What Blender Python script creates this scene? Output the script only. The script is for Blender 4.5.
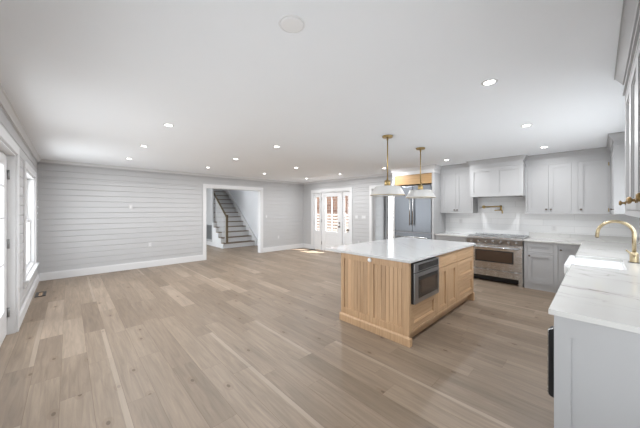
import bpy, bmesh, math, random
from math import sin, cos, pi, radians
from mathutils import Vector

scene = bpy.context.scene
for o in list(bpy.data.objects):
    bpy.data.objects.remove(o, do_unlink=True)
C = scene.collection

# ------------------------------------------------------------------ camera
YAW = 43.522
EYE = 1.479
cam_d = bpy.data.cameras.new('camera')
cam_d.sensor_fit = 'HORIZONTAL'
cam_d.sensor_width = 36.0
cam_d.lens = 264.547 / 640 * 36.0
cam_d.shift_y = -(214 - 209.788) / 640
cam_d.clip_start = 0.02
cam_d.clip_end = 200
cam = bpy.data.objects.new('camera', cam_d)
cam.location = (0, 0, EYE)
cam.rotation_euler = (radians(90), 0, radians(-YAW))
C.objects.link(cam)
scene.camera = cam

# ------------------------------------------------------------------ world, sun, exposure
SKY = 5.4
GROUND_L = 5.0
LAMP = 16.0
world = bpy.data.worlds.new('sky')
scene.world = world
world.use_nodes = True
wn = world.node_tree.nodes
bg = wn.get('Background') or wn.new('ShaderNodeBackground')
_tc = wn.new('ShaderNodeTexCoord')
_sx = wn.new('ShaderNodeSeparateXYZ')
world.node_tree.links.new(_tc.outputs['Generated'], _sx.inputs[0])
_mr = wn.new('ShaderNodeMapRange')
_mr.interpolation_type = 'SMOOTHSTEP'
_mr.inputs['From Min'].default_value = -0.10
_mr.inputs['From Max'].default_value = 0.10
world.node_tree.links.new(_sx.outputs[2], _mr.inputs['Value'])
_mx = wn.new('ShaderNodeMix')
_mx.data_type = 'RGBA'
_mx.inputs[6].default_value = (GROUND_L * 0.95, GROUND_L * 0.98, GROUND_L * 1.0, 1)      # sunlit pale ground below the horizon
_mx.inputs[7].default_value = (SKY * 0.90, SKY * 0.955, SKY * 1.0, 1)      # sky above it
world.node_tree.links.new(_mr.outputs[0], _mx.inputs[0])
world.node_tree.links.new(_mx.outputs[2], bg.inputs[0])
bg.inputs[1].default_value = 1.0

sun_d = bpy.data.lights.new('sun', 'SUN')
sun_d.energy = 28.0
sun_d.angle = radians(0.7)
sun_d.color = (1.0, 0.97, 0.93)
sun = bpy.data.objects.new('sun', sun_d)
sun.location = (12, -6, 14)
sun.rotation_euler = Vector((-0.415, 0.35, -1.0)).to_track_quat('-Z', 'Y').to_euler()
C.objects.link(sun)

vs = scene.view_settings
vs.view_transform = 'Standard'
vs.look = 'None'
vs.gamma = 1.0
vs.use_curve_mapping = False
vs.exposure = 0.17
scene.cycles.max_bounces = 14
scene.cycles.diffuse_bounces = 10
scene.cycles.transparent_max_bounces = 12
scene.cycles.caustics_reflective = False
scene.cycles.caustics_refractive = False
scene.cycles.sample_clamp_indirect = 8.0
scene.cycles.use_denoising = True


def portal(cx, cy, cz, w, h, direction):
    """Daylight portal of a window: it only guides sky rays, it emits nothing itself."""
    d = bpy.data.lights.new('sky_portal', 'AREA')
    d.shape = 'RECTANGLE'
    d.size, d.size_y = w, h
    d.cycles.is_portal = True
    o = bpy.data.objects.new('sky_portal', d)
    o.location = (cx, cy, cz)
    o.rotation_euler = Vector(direction).to_track_quat('-Z', 'Y').to_euler()
    C.objects.link(o)


# ------------------------------------------------------------------ room dimensions
XL, YF, XE, XR, YN, H = -0.463, 7.985, 6.681, 6.90, -0.48, 2.532
WT = 0.16

# ------------------------------------------------------------------ materials


def new_mat(name):
    m = bpy.data.materials.new(name)
    m.use_nodes = True
    nt = m.node_tree
    b = nt.nodes['Principled BSDF']
    return m, nt, b


def N(nt, typ, **kw):
    n = nt.nodes.new(typ)
    for k, v in kw.items():
        setattr(n, k, v)
    return n


def L(nt, a, b):
    nt.links.new(a, b)


def M_(nt, op, a, b=None, c=None):
    n = N(nt, 'ShaderNodeMath', operation=op)
    for i, v in enumerate((a, b, c)):
        if v is None:
            continue
        if isinstance(v, (int, float)):
            n.inputs[i].default_value = v
        else:
            L(nt, v, n.inputs[i])
    return n.outputs[0]


def mixc(nt, fac, a, b, blend='MIX'):
    n = N(nt, 'ShaderNodeMix', data_type='RGBA', blend_type=blend)
    for sock, v in ((n.inputs[0], fac), (n.inputs[6], a), (n.inputs[7], b)):
        if isinstance(v, (int, float)):
            sock.default_value = v
        elif isinstance(v, tuple):
            sock.default_value = v if len(v) == 4 else (*v, 1)
        else:
            L(nt, v, sock)
    return n.outputs[2]


def objcoord(nt):
    t = N(nt, 'ShaderNodeNewGeometry')
    return t.outputs['Position']


def scaled(nt, co, s):
    m = N(nt, 'ShaderNodeVectorMath', operation='MULTIPLY')
    L(nt, co, m.inputs[0])
    m.inputs[1].default_value = s
    return m.outputs[0]


def paint(name, col, rough=0.5, var=0.03, spec=0.3):
    m, nt, b = new_mat(name)
    co = objcoord(nt)
    n = N(nt, 'ShaderNodeTexNoise')
    n.inputs['Scale'].default_value = 3.0
    n.inputs['Detail'].default_value = 3.0
    L(nt, co, n.inputs['Vector'])
    lo = tuple(c * (1 - var) for c in col)
    hi = tuple(min(1, c * (1 + var)) for c in col)
    L(nt, mixc(nt, n.outputs['Fac'], lo, hi), b.inputs['Base Color'])
    b.inputs['Roughness'].default_value = rough
    b.inputs['Specular IOR Level'].default_value = spec
    return m


def metal(name, col, rough, scale=(2, 2, 180), amount=0.12):
    m, nt, b = new_mat(name)
    co = scaled(nt, objcoord(nt), scale)
    n = N(nt, 'ShaderNodeTexNoise')
    n.inputs['Scale'].default_value = 4.0
    n.inputs['Detail'].default_value = 4.0
    L(nt, co, n.inputs['Vector'])
    L(nt, mixc(nt, n.outputs['Fac'], tuple(c * (1 - amount) for c in col), tuple(min(1, c * (1 + amount)) for c in col)), b.inputs['Base Color'])
    b.inputs['Metallic'].default_value = 1.0
    L(nt, M_(nt, 'MULTIPLY_ADD', n.outputs['Fac'], 0.12, rough - 0.06), b.inputs['Roughness'])
    return m


def oak(name, base, dark, axis='Z', strip=0.0, rough=0.45):
    """Straight-grained oak; strip > 0 varies the tone of neighbouring boards along Y."""
    m, nt, b = new_mat(name)
    co = objcoord(nt)
    sc = {'Z': (26, 26, 1.3), 'Y': (26, 1.3, 26), 'X': (1.3, 26, 26)}[axis]
    n = N(nt, 'ShaderNodeTexNoise')
    n.inputs['Scale'].default_value = 1.6
    n.inputs['Detail'].default_value = 5.0
    n.inputs['Roughness'].default_value = 0.6
    n.inputs['Distortion'].default_value = 0.4
    L(nt, scaled(nt, co, sc), n.inputs['Vector'])
    r = N(nt, 'ShaderNodeValToRGB')
    r.color_ramp.elements[0].position = 0.3
    r.color_ramp.elements[0].color = (*dark, 1)
    r.color_ramp.elements[1].position = 0.62
    r.color_ramp.elements[1].color = (*base, 1)
    L(nt, n.outputs['Fac'], r.inputs[0])
    col = r.outputs[0]
    if strip:
        s = N(nt, 'ShaderNodeSeparateXYZ')
        L(nt, co, s.inputs[0])
        k = M_(nt, 'FLOOR', M_(nt, 'DIVIDE', s.outputs[1], strip))
        w = N(nt, 'ShaderNodeTexWhiteNoise', noise_dimensions='1D')
        L(nt, k, w.inputs['W'])
        v = M_(nt, 'MULTIPLY_ADD', w.outputs['Value'], 0.34, 0.83)
        cmb = N(nt, 'ShaderNodeCombineXYZ')
        for i in range(3):
            L(nt, v, cmb.inputs[i])
        col = mixc(nt, 1.0, col, cmb.outputs[0], 'MULTIPLY')
    L(nt, col, b.inputs['Base Color'])
    b.inputs['Roughness'].default_value = rough
    return m


def floor_mat():
    m, nt, b = new_mat('oak_plank_floor')
    W, LEN = 0.187, 1.75
    co = objcoord(nt)
    s = N(nt, 'ShaderNodeSeparateXYZ')
    L(nt, co, s.inputs[0])
    rx = M_(nt, 'DIVIDE', M_(nt, 'ADD', s.outputs[0], 20.06), W)
    row = M_(nt, 'FLOOR', rx)
    w1 = N(nt, 'ShaderNodeTexWhiteNoise', noise_dimensions='1D')
    L(nt, row, w1.inputs['W'])
    w3 = N(nt, 'ShaderNodeTexWhiteNoise', noise_dimensions='1D')
    L(nt, M_(nt, 'ADD', row, 311.5), w3.inputs['W'])
    ln = M_(nt, 'MULTIPLY_ADD', w3.outputs['Value'], 1.0, 0.75)
    ry = M_(nt, 'ADD', M_(nt, 'DIVIDE', s.outputs[1], ln), M_(nt, 'MULTIPLY_ADD', w1.outputs['Value'], 7.3, 40))
    rowpos = M_(nt, 'FRACT', M_(nt, 'ADD', M_(nt, 'MULTIPLY', ry, 0.5), 0.0))
    # every second joint slides along, so long and short boards alternate
    jog = M_(nt, 'MULTIPLY', M_(nt, 'SUBTRACT', 0.5, M_(nt, 'ABSOLUTE', M_(nt, 'SUBTRACT', rowpos, 0.5))), 0.55)
    ry = M_(nt, 'ADD', ry, jog)
    brd = M_(nt, 'FLOOR', ry)
    idv = N(nt, 'ShaderNodeCombineXYZ')
    L(nt, row, idv.inputs[0]); L(nt, brd, idv.inputs[1])
    w2 = N(nt, 'ShaderNodeTexWhiteNoise', noise_dimensions='2D')
    L(nt, idv.outputs[0], w2.inputs['Vector'])
    ramp = N(nt, 'ShaderNodeValToRGB')
    cols = [(0.0, (0.168, 0.126, 0.090)), (0.2, (0.198, 0.150, 0.109)), (0.5, (0.216, 0.165, 0.121)), (0.85, (0.236, 0.182, 0.134)), (1.0, (0.273, 0.214, 0.162))]
    el = ramp.color_ramp.elements
    el[0].position, el[0].color = cols[0][0], (*cols[0][1], 1)
    el[1].position, el[1].color = cols[-1][0], (*cols[-1][1], 1)
    for p, c in cols[1:-1]:
        e = el.new(p); e.color = (*c, 1)
    L(nt, w2.outputs['Value'], ramp.inputs[0])
    # grain, shifted from board to board
    off = N(nt, 'ShaderNodeVectorMath', operation='MULTIPLY_ADD')
    L(nt, w2.outputs['Color'], off.inputs[0])
    off.inputs[1].default_value = (31, 47, 13)
    L(nt, scaled(nt, co, (1, 1, 0)), off.inputs[2])
    g = N(nt, 'ShaderNodeTexNoise')
    g.inputs['Scale'].default_value = 1.0
    g.inputs['Detail'].default_value = 5.0
    g.inputs['Roughness'].default_value = 0.62
    g.inputs['Distortion'].default_value = 0.9
    L(nt, scaled(nt, off.outputs[0], (30, 2.0, 1)), g.inputs['Vector'])
    gr = M_(nt, 'MULTIPLY_ADD', g.outputs['Fac'], 0.9, 0.55)
    g2 = N(nt, 'ShaderNodeTexNoise')
    g2.inputs['Scale'].default_value = 1.0
    g2.inputs['Detail'].default_value = 2.0
    L(nt, scaled(nt, off.outputs[0], (7, 1.1, 1)), g2.inputs['Vector'])
    gr = M_(nt, 'MULTIPLY', gr, M_(nt, 'MULTIPLY_ADD', g2.outputs['Fac'], 0.4, 0.80))
    cmb = N(nt, 'ShaderNodeCombineXYZ')
    for i in range(3):
        L(nt, gr, cmb.inputs[i])
    col = mixc(nt, 1.0, ramp.outputs[0], cmb.outputs[0], 'MULTIPLY')
    # knots
    vo = N(nt, 'ShaderNodeTexVoronoi', voronoi_dimensions='2D')
    vo.inputs['Scale'].default_value = 1.0
    L(nt, scaled(nt, off.outputs[0], (2.9, 1.5, 1)), vo.inputs['Vector'])
    sv = N(nt, 'ShaderNodeSeparateXYZ')
    L(nt, vo.outputs['Color'], sv.inputs[0])
    kn = M_(nt, 'MULTIPLY', M_(nt, 'LESS_THAN', vo.outputs['Distance'], 0.036), M_(nt, 'GREATER_THAN', sv.outputs[0], 0.35))
    col = mixc(nt, M_(nt, 'MULTIPLY', kn, 0.75), col, (0.07, 0.045, 0.03))
    halo = M_(nt, 'MULTIPLY', M_(nt, 'LESS_THAN', vo.outputs['Distance'], 0.10), M_(nt, 'GREATER_THAN', sv.outputs[0], 0.35))
    col = mixc(nt, M_(nt, 'MULTIPLY', halo, 0.22), col, (0.16, 0.10, 0.06))
    # pale sapwood along the edge of some boards
    fx = M_(nt, 'FRACT', rx)
    sap = M_(nt, 'MULTIPLY', M_(nt, 'GREATER_THAN', M_(nt, 'ADD', fx, M_(nt, 'MULTIPLY', g2.outputs['Fac'], 0.12)), 0.86), M_(nt, 'GREATER_THAN', w1.outputs['Value'], 0.72))
    sap = M_(nt, 'MULTIPLY', sap, M_(nt, 'GREATER_THAN', w2.outputs['Value'], 0.55))
    col = mixc(nt, M_(nt, 'MULTIPLY', sap, 0.36), col, (0.40, 0.335, 0.27))
    # seams
    ex = M_(nt, 'MINIMUM', fx, M_(nt, 'SUBTRACT', 1, fx))
    fy = M_(nt, 'FRACT', ry)
    ey = M_(nt, 'MINIMUM', fy, M_(nt, 'SUBTRACT', 1, fy))
    seam = M_(nt, 'MAXIMUM', M_(nt, 'LESS_THAN', ex, 0.0085), M_(nt, 'LESS_THAN', ey, 0.0011))
    col = mixc(nt, M_(nt, 'MULTIPLY', seam, 0.6), col, (0.12, 0.08, 0.05))
    L(nt, col, b.inputs['Base Color'])
    b.inputs['Roughness'].default_value = 0.42
    b.inputs['Specular IOR Level'].default_value = 0.35
    bmp = N(nt, 'ShaderNodeBump')
    bmp.inputs['Strength'].default_value = 0.15
    bmp.inputs['Distance'].default_value = 0.003
    L(nt, M_(nt, 'SUBTRACT', g.outputs['Fac'], seam), bmp.inputs['Height'])
    L(nt, bmp.outputs[0], b.inputs['Normal'])
    return m


def quartz(name, base=(0.575, 0.57, 0.555), vein=(0.22, 0.20, 0.185), rot=0.28, rough=0.13):
    m, nt, b = new_mat(name)
    co = objcoord(nt)
    mp = N(nt, 'ShaderNodeMapping')
    mp.inputs['Rotation'].default_value = (0.0, 0.0, rot)
    L(nt, co, mp.inputs['Vector'])
    vv = scaled(nt, mp.outputs[0], (2.3, 0.55, 1.0))
    n = N(nt, 'ShaderNodeTexNoise')
    n.inputs['Scale'].default_value = 1.5
    n.inputs['Detail'].default_value = 5.0
    n.inputs['Roughness'].default_value = 0.5
    n.inputs['Distortion'].default_value = 0.5
    L(nt, vv, n.inputs['Vector'])
    d = M_(nt, 'ABSOLUTE', M_(nt, 'SUBTRACT', n.outputs['Fac'], 0.53))
    thin = M_(nt, 'SUBTRACT', 1, M_(nt, 'MINIMUM', M_(nt, 'DIVIDE', d, 0.008), 1))
    wide = M_(nt, 'SUBTRACT', 1, M_(nt, 'MINIMUM', M_(nt, 'DIVIDE', d, 0.06), 1))
    n2 = N(nt, 'ShaderNodeTexNoise')
    n2.inputs['Scale'].default_value = 1.3
    L(nt, co, n2.inputs['Vector'])
    mask = M_(nt, 'MINIMUM', M_(nt, 'MAXIMUM', M_(nt, 'MULTIPLY', M_(nt, 'SUBTRACT', n2.outputs['Fac'], 0.40), 4.0), 0), 1)
    fac = M_(nt, 'MULTIPLY', mask, M_(nt, 'MULTIPLY_ADD', thin, 0.8, M_(nt, 'MULTIPLY', wide, 0.16)))
    L(nt, mixc(nt, fac, base, vein), b.inputs['Base Color'])
    b.inputs['Roughness'].default_value = rough
    b.inputs['Specular IOR Level'].default_value = 0.5
    return m


def tile_mat():
    m, nt, b = new_mat('white_glazed_tile')
    co = objcoord(nt)
    s = N(nt, 'ShaderNodeSeparateXYZ'); L(nt, co, s.inputs[0])
    v = N(nt, 'ShaderNodeCombineXYZ')
    L(nt, M_(nt, 'ADD', s.outputs[0], s.outputs[1]), v.inputs[0])
    L(nt, M_(nt, 'ADD', s.outputs[2], 0.085), v.inputs[1])
    br = N(nt, 'ShaderNodeTexBrick')
    br.inputs['Scale'].default_value = 1.0
    br.inputs['Brick Width'].default_value = 0.90
    br.inputs['Row Height'].default_value = 0.125
    br.inputs['Mortar Size'].default_value = 0.0022
    br.inputs['Color1'].default_value = (0.80, 0.80, 0.80, 1)
    br.inputs['Color2'].default_value = (0.76, 0.765, 0.77, 1)
    br.inputs['Mortar'].default_value = (0.62, 0.62, 0.62, 1)
    L(nt, v.outputs[0], br.inputs['Vector'])
    L(nt, br.outputs['Color'], b.inputs['Base Color'])
    b.inputs['Roughness'].default_value = 0.18
    bmp = N(nt, 'ShaderNodeBump', invert=True)
    bmp.inputs['Strength'].default_value = 0.4
    bmp.inputs['Distance'].default_value = 0.004
    L(nt, br.outputs['Fac'], bmp.inputs['Height'])
    L(nt, bmp.outputs[0], b.inputs['Normal'])
    return m


def brick_mat():
    m, nt, b = new_mat('red_brick')
    co = objcoord(nt)
    s = N(nt, 'ShaderNodeSeparateXYZ'); L(nt, co, s.inputs[0])
    v = N(nt, 'ShaderNodeCombineXYZ')
    L(nt, M_(nt, 'ADD', s.outputs[0], s.outputs[1]), v.inputs[0]); L(nt, s.outputs[2], v.inputs[1])
    br = N(nt, 'ShaderNodeTexBrick')
    br.inputs['Scale'].default_value = 1.0
    br.inputs['Brick Width'].default_value = 0.40
    br.inputs['Row Height'].default_value = 0.15
    br.inputs['Mortar Size'].default_value = 0.018
    br.inputs['Color1'].default_value = (0.085, 0.040, 0.026, 1)
    br.inputs['Color2'].default_value = (0.14, 0.075, 0.048, 1)
    br.inputs['Mortar'].default_value = (0.16, 0.125, 0.105, 1)
    L(nt, v.outputs[0], br.inputs['Vector'])
    L(nt, br.outputs['Color'], b.inputs['Base Color'])
    b.inputs['Roughness'].default_value = 0.9
    return m


def glass_mat(name='window_glass', tint=(1, 1, 1)):
    m, nt, b = new_mat(name)
    nt.nodes.remove(b)
    out = nt.nodes['Material Output']
    t = N(nt, 'ShaderNodeBsdfTransparent'); t.inputs[0].default_value = (*tint, 1)
    g = N(nt, 'ShaderNodeBsdfGlossy'); g.inputs['Roughness'].default_value = 0.02
    lw = N(nt, 'ShaderNodeLayerWeight'); lw.inputs[0].default_value = 0.5
    f = M_(nt, 'MULTIPLY_ADD', M_(nt, 'POWER', lw.outputs['Facing'], 5.0), 0.4, 0.03)
    mx = N(nt, 'ShaderNodeMixShader')
    L(nt, f, mx.inputs[0]); L(nt, t.outputs[0], mx.inputs[1]); L(nt, g.outputs[0], mx.inputs[2])
    L(nt, mx.outputs[0], out.inputs[0])
    return m


def emit_mat(name, col, strength):
    m, nt, b = new_mat(name)
    b.inputs['Base Color'].default_value = (0.9, 0.9, 0.9, 1)
    b.inputs['Emission Color'].default_value = (*col, 1)
    b.inputs['Emission Strength'].default_value = strength
    return m


WALL = paint('white_shiplap_paint', (0.455, 0.455, 0.46), 0.5)
CEIL = paint('ceiling_paint', (0.88, 0.91, 0.945), 0.9, 0.01, 0.1)
TRIM = paint('white_trim_paint', (0.63, 0.63, 0.635), 0.35)
SHADEWALL = paint('hall_shade_grey', (0.70, 0.71, 0.73), 0.7)  # grey stands for the unlit hall wall, shade put into the colour
CAB = paint('pale_grey_cabinet_paint', (0.40, 0.40, 0.405), 0.4)
PORC = paint('white_fireclay', (0.86, 0.87, 0.88), 0.12, 0.01, 0.5)
PLASTIC = paint('white_plastic', (0.53, 0.53, 0.53), 0.4, 0.01)
PLATEW = paint('glossy_white_plate', (0.70, 0.70, 0.70), 0.3, 0.01)
SHADE = paint('white_enamel', (0.60, 0.595, 0.585), 0.3, 0.02, 0.5)
OAK = oak('island_oak', (0.55, 0.365, 0.215), (0.43, 0.27, 0.15))
OAKS = oak('island_oak_boards', (0.56, 0.37, 0.22), (0.43, 0.27, 0.15), strip=0.052)
OAKX = oak('island_oak_across', (0.55, 0.365, 0.215), (0.43, 0.27, 0.15), axis='X')
OAKY = oak('oak_across_fridge', (0.44, 0.275, 0.125), (0.35, 0.205, 0.085), axis='Y')
TREAD = oak('stair_oak', (0.20, 0.15, 0.10), (0.13, 0.095, 0.065), axis='X')
RAIL = oak('rail_oak', (0.125, 0.088, 0.045), (0.085, 0.058, 0.03), axis='Y')
FLOOR = floor_mat()
QUARTZ = quartz('white_quartz')
QUARTZ2 = quartz('white_quartz_island', base=(0.62, 0.625, 0.625), rot=0.9, vein=(0.45, 0.44, 0.43))
TILE = tile_mat()
BRICK = brick_mat()
STEEL = metal('brushed_steel', (0.56, 0.56, 0.56), 0.26)
STEELF = metal('brushed_steel_fridge', (0.205, 0.218, 0.238), 0.30, scale=(180, 180, 2))
DSTEEL = metal('dark_steel', (0.25, 0.25, 0.26), 0.3)
MSTEEL = metal('grey_steel', (0.40, 0.40, 0.41), 0.3)
IRON = paint('black_cast_iron', (0.03, 0.03, 0.03), 0.6)
BLACK = paint('black_enamel', (0.015, 0.015, 0.016), 0.35)
BGLASS = paint('black_glass', (0.02, 0.017, 0.015), 0.06, 0.01, 0.6)
OVENGLASS = paint('dark_oven_glass', (0.06, 0.04, 0.03), 0.06, 0.05, 0.8)
BRASS = metal('brushed_brass', (0.46, 0.335, 0.15), 0.3, scale=(60, 60, 60))
KNOBBRASS = metal('aged_brass', (0.33, 0.22, 0.10), 0.32, scale=(60, 60, 60))
CHAMP = metal('champagne_brass', (0.47, 0.385, 0.25), 0.28, scale=(60, 60, 60))
BRONZE = metal('dark_bronze', (0.14, 0.11, 0.085), 0.4, scale=(60, 60, 60))
NICKEL = metal('satin_nickel', (0.35, 0.35, 0.35), 0.35, scale=(60, 60, 60))
GRILLE = paint('grey_grille_metal', (0.19, 0.195, 0.20), 0.5)
GLASS = glass_mat()
LENS = emit_mat('lit_lamp_lens', (1.0, 0.97, 0.92), 12.0)
GROUND = paint('pale_concrete', (0.13, 0.128, 0.122), 0.9, 0.08)
FENCEW = paint('white_fence_paint', (0.42, 0.39, 0.36), 0.6)

# ------------------------------------------------------------------ mesh helpers


class MB:
    def __init__(self):
        self.v = []
        self.f = []
        self.smooth = []

    def add(self, verts, faces, smooth=False):
        b = len(self.v)
        self.v += [tuple(p) for p in verts]
        self.f += [tuple(i + b for i in q) for q in faces]
        self.smooth += [smooth] * len(faces)
        return self

    def box(self, x0, x1, y0, y1, z0, z1):
        x0, x1 = min(x0, x1), max(x0, x1)
        y0, y1 = min(y0, y1), max(y0, y1)
        z0, z1 = min(z0, z1), max(z0, z1)
        vs_ = [(x0, y0, z0), (x1, y0, z0), (x1, y1, z0), (x0, y1, z0), (x0, y0, z1), (x1, y0, z1), (x1, y1, z1), (x0, y1, z1)]
        return self.add(vs_, [(0, 3, 2, 1), (4, 5, 6, 7), (0, 1, 5, 4), (1, 2, 6, 5), (2, 3, 7, 6), (3, 0, 4, 7)])

    def cyl(self, p0, p1, r0, r1=None, n=20, smooth=True):
        r1 = r0 if r1 is None else r1
        p0, p1 = Vector(p0), Vector(p1)
        d = (p1 - p0).normalized()
        a = d.orthogonal().normalized()
        b = d.cross(a)
        vs_ = []
        for p, r in ((p0, r0), (p1, r1)):
            for k in range(n):
                t = 2 * pi * k / n
                vs_.append(p + (a * cos(t) + b * sin(t)) * r)
        self.add(vs_, [(k, (k + 1) % n, n + (k + 1) % n, n + k) for k in range(n)], smooth)
        base = len(self.v) - 2 * n
        self.f += [tuple(base + k for k in reversed(range(n))), tuple(base + n + k for k in range(n))]
        self.smooth += [False, False]
        return self

    def lathe(self, c, prof, n=32, axis='Z'):
        c = Vector(c)
        vs_ = []
        for r, h in prof:
            for k in range(n):
                t = 2 * pi * k / n
                if axis == 'Z':
                    p = (r * cos(t), r * sin(t), h)
                elif axis == 'X':
                    p = (h, r * cos(t), r * sin(t))
                else:
                    p = (r * sin(t), h, r * cos(t))
                vs_.append(c + Vector(p))
        m = len(prof)
        fs = []
        for i in range(m - 1):
            for k in range(n):
                fs.append((i * n + k, i * n + (k + 1) % n, (i + 1) * n + (k + 1) % n, (i + 1) * n + k))
        return self.add(vs_, fs, True)

    def tube(self, pts, r, n=12, caps=True):
        pts = [Vector(p) for p in pts]
        rings = []
        d0 = (pts[1] - pts[0]).normalized()
        a = d0.orthogonal().normalized()
        vs_ = []
        for i, p in enumerate(pts):
            d = (pts[min(i + 1, len(pts) - 1)] - pts[max(i - 1, 0)]).normalized()
            a = (a - d * a.dot(d)).normalized()
            b = d.cross(a)
            rr = r[i] if isinstance(r, (list, tuple)) else r
            for k in range(n):
                t = 2 * pi * k / n
                vs_.append(p + (a * cos(t) + b * sin(t)) * rr)
        fs = []
        for i in range(len(pts) - 1):
            for k in range(n):
                fs.append((i * n + k, i * n + (k + 1) % n, (i + 1) * n + (k + 1) % n, (i + 1) * n + k))
        self.add(vs_, fs, True)
        if caps:
            base = len(self.v) - len(vs_)
            self.f += [tuple(base + k for k in reversed(range(n))), tuple(base + (len(pts) - 1) * n + k for k in range(n))]
            self.smooth += [False, False]
        return self

    def prism(self, poly, a0, a1, axis='Z'):
        """poly in the two other axes (order XY, YZ or XZ), extruded along axis."""
        def P(p, a):
            if axis == 'Z':
                return (p[0], p[1], a)
            if axis == 'X':
                return (a, p[0], p[1])
            return (p[0], a, p[1])
        n = len(poly)
        vs_ = [P(p, a0) for p in poly] + [P(p, a1) for p in poly]
        fs = [tuple(range(n)), tuple(n + k for k in range(n))]
        fs += [(k, (k + 1) % n, n + (k + 1) % n, n + k) for k in range(n)]
        return self.add(vs_, fs)


def link_mesh(name, mb, mat, parent=None, bevel=0.0, normals=True):
    me = bpy.data.meshes.new(name)
    off = Vector((0, 0, 0))
    if parent is not None:
        p = parent
        while p is not None:
            off += Vector(p.location)
            p = p.parent
    me.from_pydata([tuple(Vector(v) - off) for v in mb.v], [], mb.f)
    me.polygons.foreach_set('use_smooth', mb.smooth)
    if normals:
        bm = bmesh.new(); bm.from_mesh(me)
        bmesh.ops.recalc_face_normals(bm, faces=bm.faces)
        bm.to_mesh(me); bm.free()
    me.update()
    me.materials.append(mat)
    o = bpy.data.objects.new(name, me)
    C.objects.link(o)
    if parent is not None:
        o.parent = parent
    if bevel:
        md = o.modifiers.new('soft_edges', 'BEVEL')
        md.width = bevel; md.segments = 2; md.limit_method = 'ANGLE'; md.angle_limit = radians(50)
    return o


def tag(o, label, cat, group=None):
    o['label'] = label
    o['category'] = cat
    if group:
        o['group'] = group
    return o


def thing(name, label, cat, loc, group=None):
    o = bpy.data.objects.new(name, None)
    o.empty_display_size = 0.05
    o.location = loc
    C.objects.link(o)
    return tag(o, label, cat, group)


def part(name, mb, mat, parent, label=None, bevel=0.0):
    o = link_mesh(name, mb, mat, parent, bevel)
    if label:
        o['label'] = label
    return o


def solo(name, mb, mat, label, cat, group=None, bevel=0.0):
    return tag(link_mesh(name, mb, mat, None, bevel), label, cat, group)


def struct(name, mb, mat, parent=None, bevel=0.0):
    o = link_mesh(name, mb, mat, parent, bevel)
    if parent is None:
        o['kind'] = 'structure'
    return o


class Face:
    """Helper plane: a runs along the wall, n points out of the wall into the room."""

    def __init__(self, axis, plane, sign):
        self.axis, self.plane, self.s = axis, plane, sign

    def box(self, mb, a0, a1, z0, z1, n0, n1):
        p0, p1 = self.plane + self.s * n0, self.plane + self.s * n1
        if self.axis == 'X':
            mb.box(p0, p1, a0, a1, z0, z1)
        else:
            mb.box(a0, a1, p0, p1, z0, z1)
        return mb

    def pt(self, a, z, n):
        p = self.plane + self.s * n
        return (p, a, z) if self.axis == 'X' else (a, p, z)


def wall_mesh(F, a0, a1, z0, z1, holes=(), thick=WT, boards=True, pitch=0.128, gap=0.005, depth=0.013):
    mb = MB()

    def rows(zs):
        for k in range(len(zs) - 1):
            lo, hi = zs[k], zs[k + 1]
            mid = (lo + hi) / 2
            cuts = sorted([(h[0], h[1]) for h in holes if h[2] < mid < h[3]])
            a = a0
            for c0, c1 in cuts:
                if c0 > a:
                    yield a, c0, lo, hi
                a = max(a, c1)
            if a < a1:
                yield a, a1, lo, hi
    zs = sorted({z0, z1, *[min(max(h[2], z0), z1) for h in holes], *[min(max(h[3], z0), z1) for h in holes]})
    for p, q, lo, hi in rows(zs):
        F.box(mb, p, q, lo, hi, -thick, -depth if boards else 0)
    if boards:
        k = 0
        z = z0
        while z < z1 - 0.01:
            lo, hi = z + gap / 2, min(z + pitch - gap / 2, z1)
            sub = sorted({lo, hi, *[h[2] for h in holes if lo < h[2] < hi], *[h[3] for h in holes if lo < h[3] < hi]})
            for r in rows(sub):
                c = 0.0055
                lo2, hi2 = r[2], r[3]
                prof = [(-depth, lo2), (-c, lo2), (0, min(lo2 + c, hi2 - 0.001)), (0, max(hi2 - c, lo2 + 0.0015)), (-c, hi2), (-depth, hi2)]
                pts = [F.pt(a, q[1], q[0]) for a in (r[0], r[1]) for q in prof]
                mb.add(pts, [tuple(range(6)), tuple(6 + k_ for k_ in range(6))] + [(k_, (k_ + 1) % 6, 6 + (k_ + 1) % 6, 6 + k_) for k_ in range(6)])
            z += pitch
    return mb


def casing(name, F, a0, a1, z0, z1, w=0.09, t=0.022, sill=False, head=0.10):
    mb = MB()
    F.box(mb, a0 - w, a0, z0, z1, 0, t)
    F.box(mb, a1, a1 + w, z0, z1, 0, t)
    F.box(mb, a0 - w, a1 + w, z1, z1 + head, 0, t)
    if sill:
        F.box(mb, a0 - w - 0.02, a1 + w + 0.02, z0 - 0.03, z0, 0, t + 0.035)
        F.box(mb, a0 - w, a1 + w, z0 - 0.11, z0 - 0.03, 0, t)
    return struct(name, mb, TRIM, bevel=0.003)


def jambs(mb, F, a0, a1, z0, z1, d0, d1, t=0.02, sill=False):
    F.box(mb, a0, a0 + t, z0, z1, d0, d1)
    F.box(mb, a1 - t, a1, z0, z1, d0, d1)
    F.box(mb, a0 + t, a1 - t, z1 - t, z1, d0, d1)
    if sill:
        F.box(mb, a0 + t, a1 - t, z0, z0 + t, d0, d1)
    return mb


# ------------------------------------------------------------------ shell
mb = MB(); mb.box(-0.8, 8.5, -0.7, 14.2, -0.12, 0.0)
struct('floor', mb, FLOOR)
mb = MB()
mb.box(-0.8, 6.86, -1.35, 8.15, H, H + 0.16)  # runs past the sink wall as an unseen eave, added to block the sun
mb.box(6.86, 7.2, -1.35, 5.47, H, H + 0.16)
struct('ceiling', mb, CEIL)
mb = MB(); mb.box(6.85, 16, 2.0, 16, -0.3, -0.13)
struct('ground', mb, GROUND)

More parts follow.
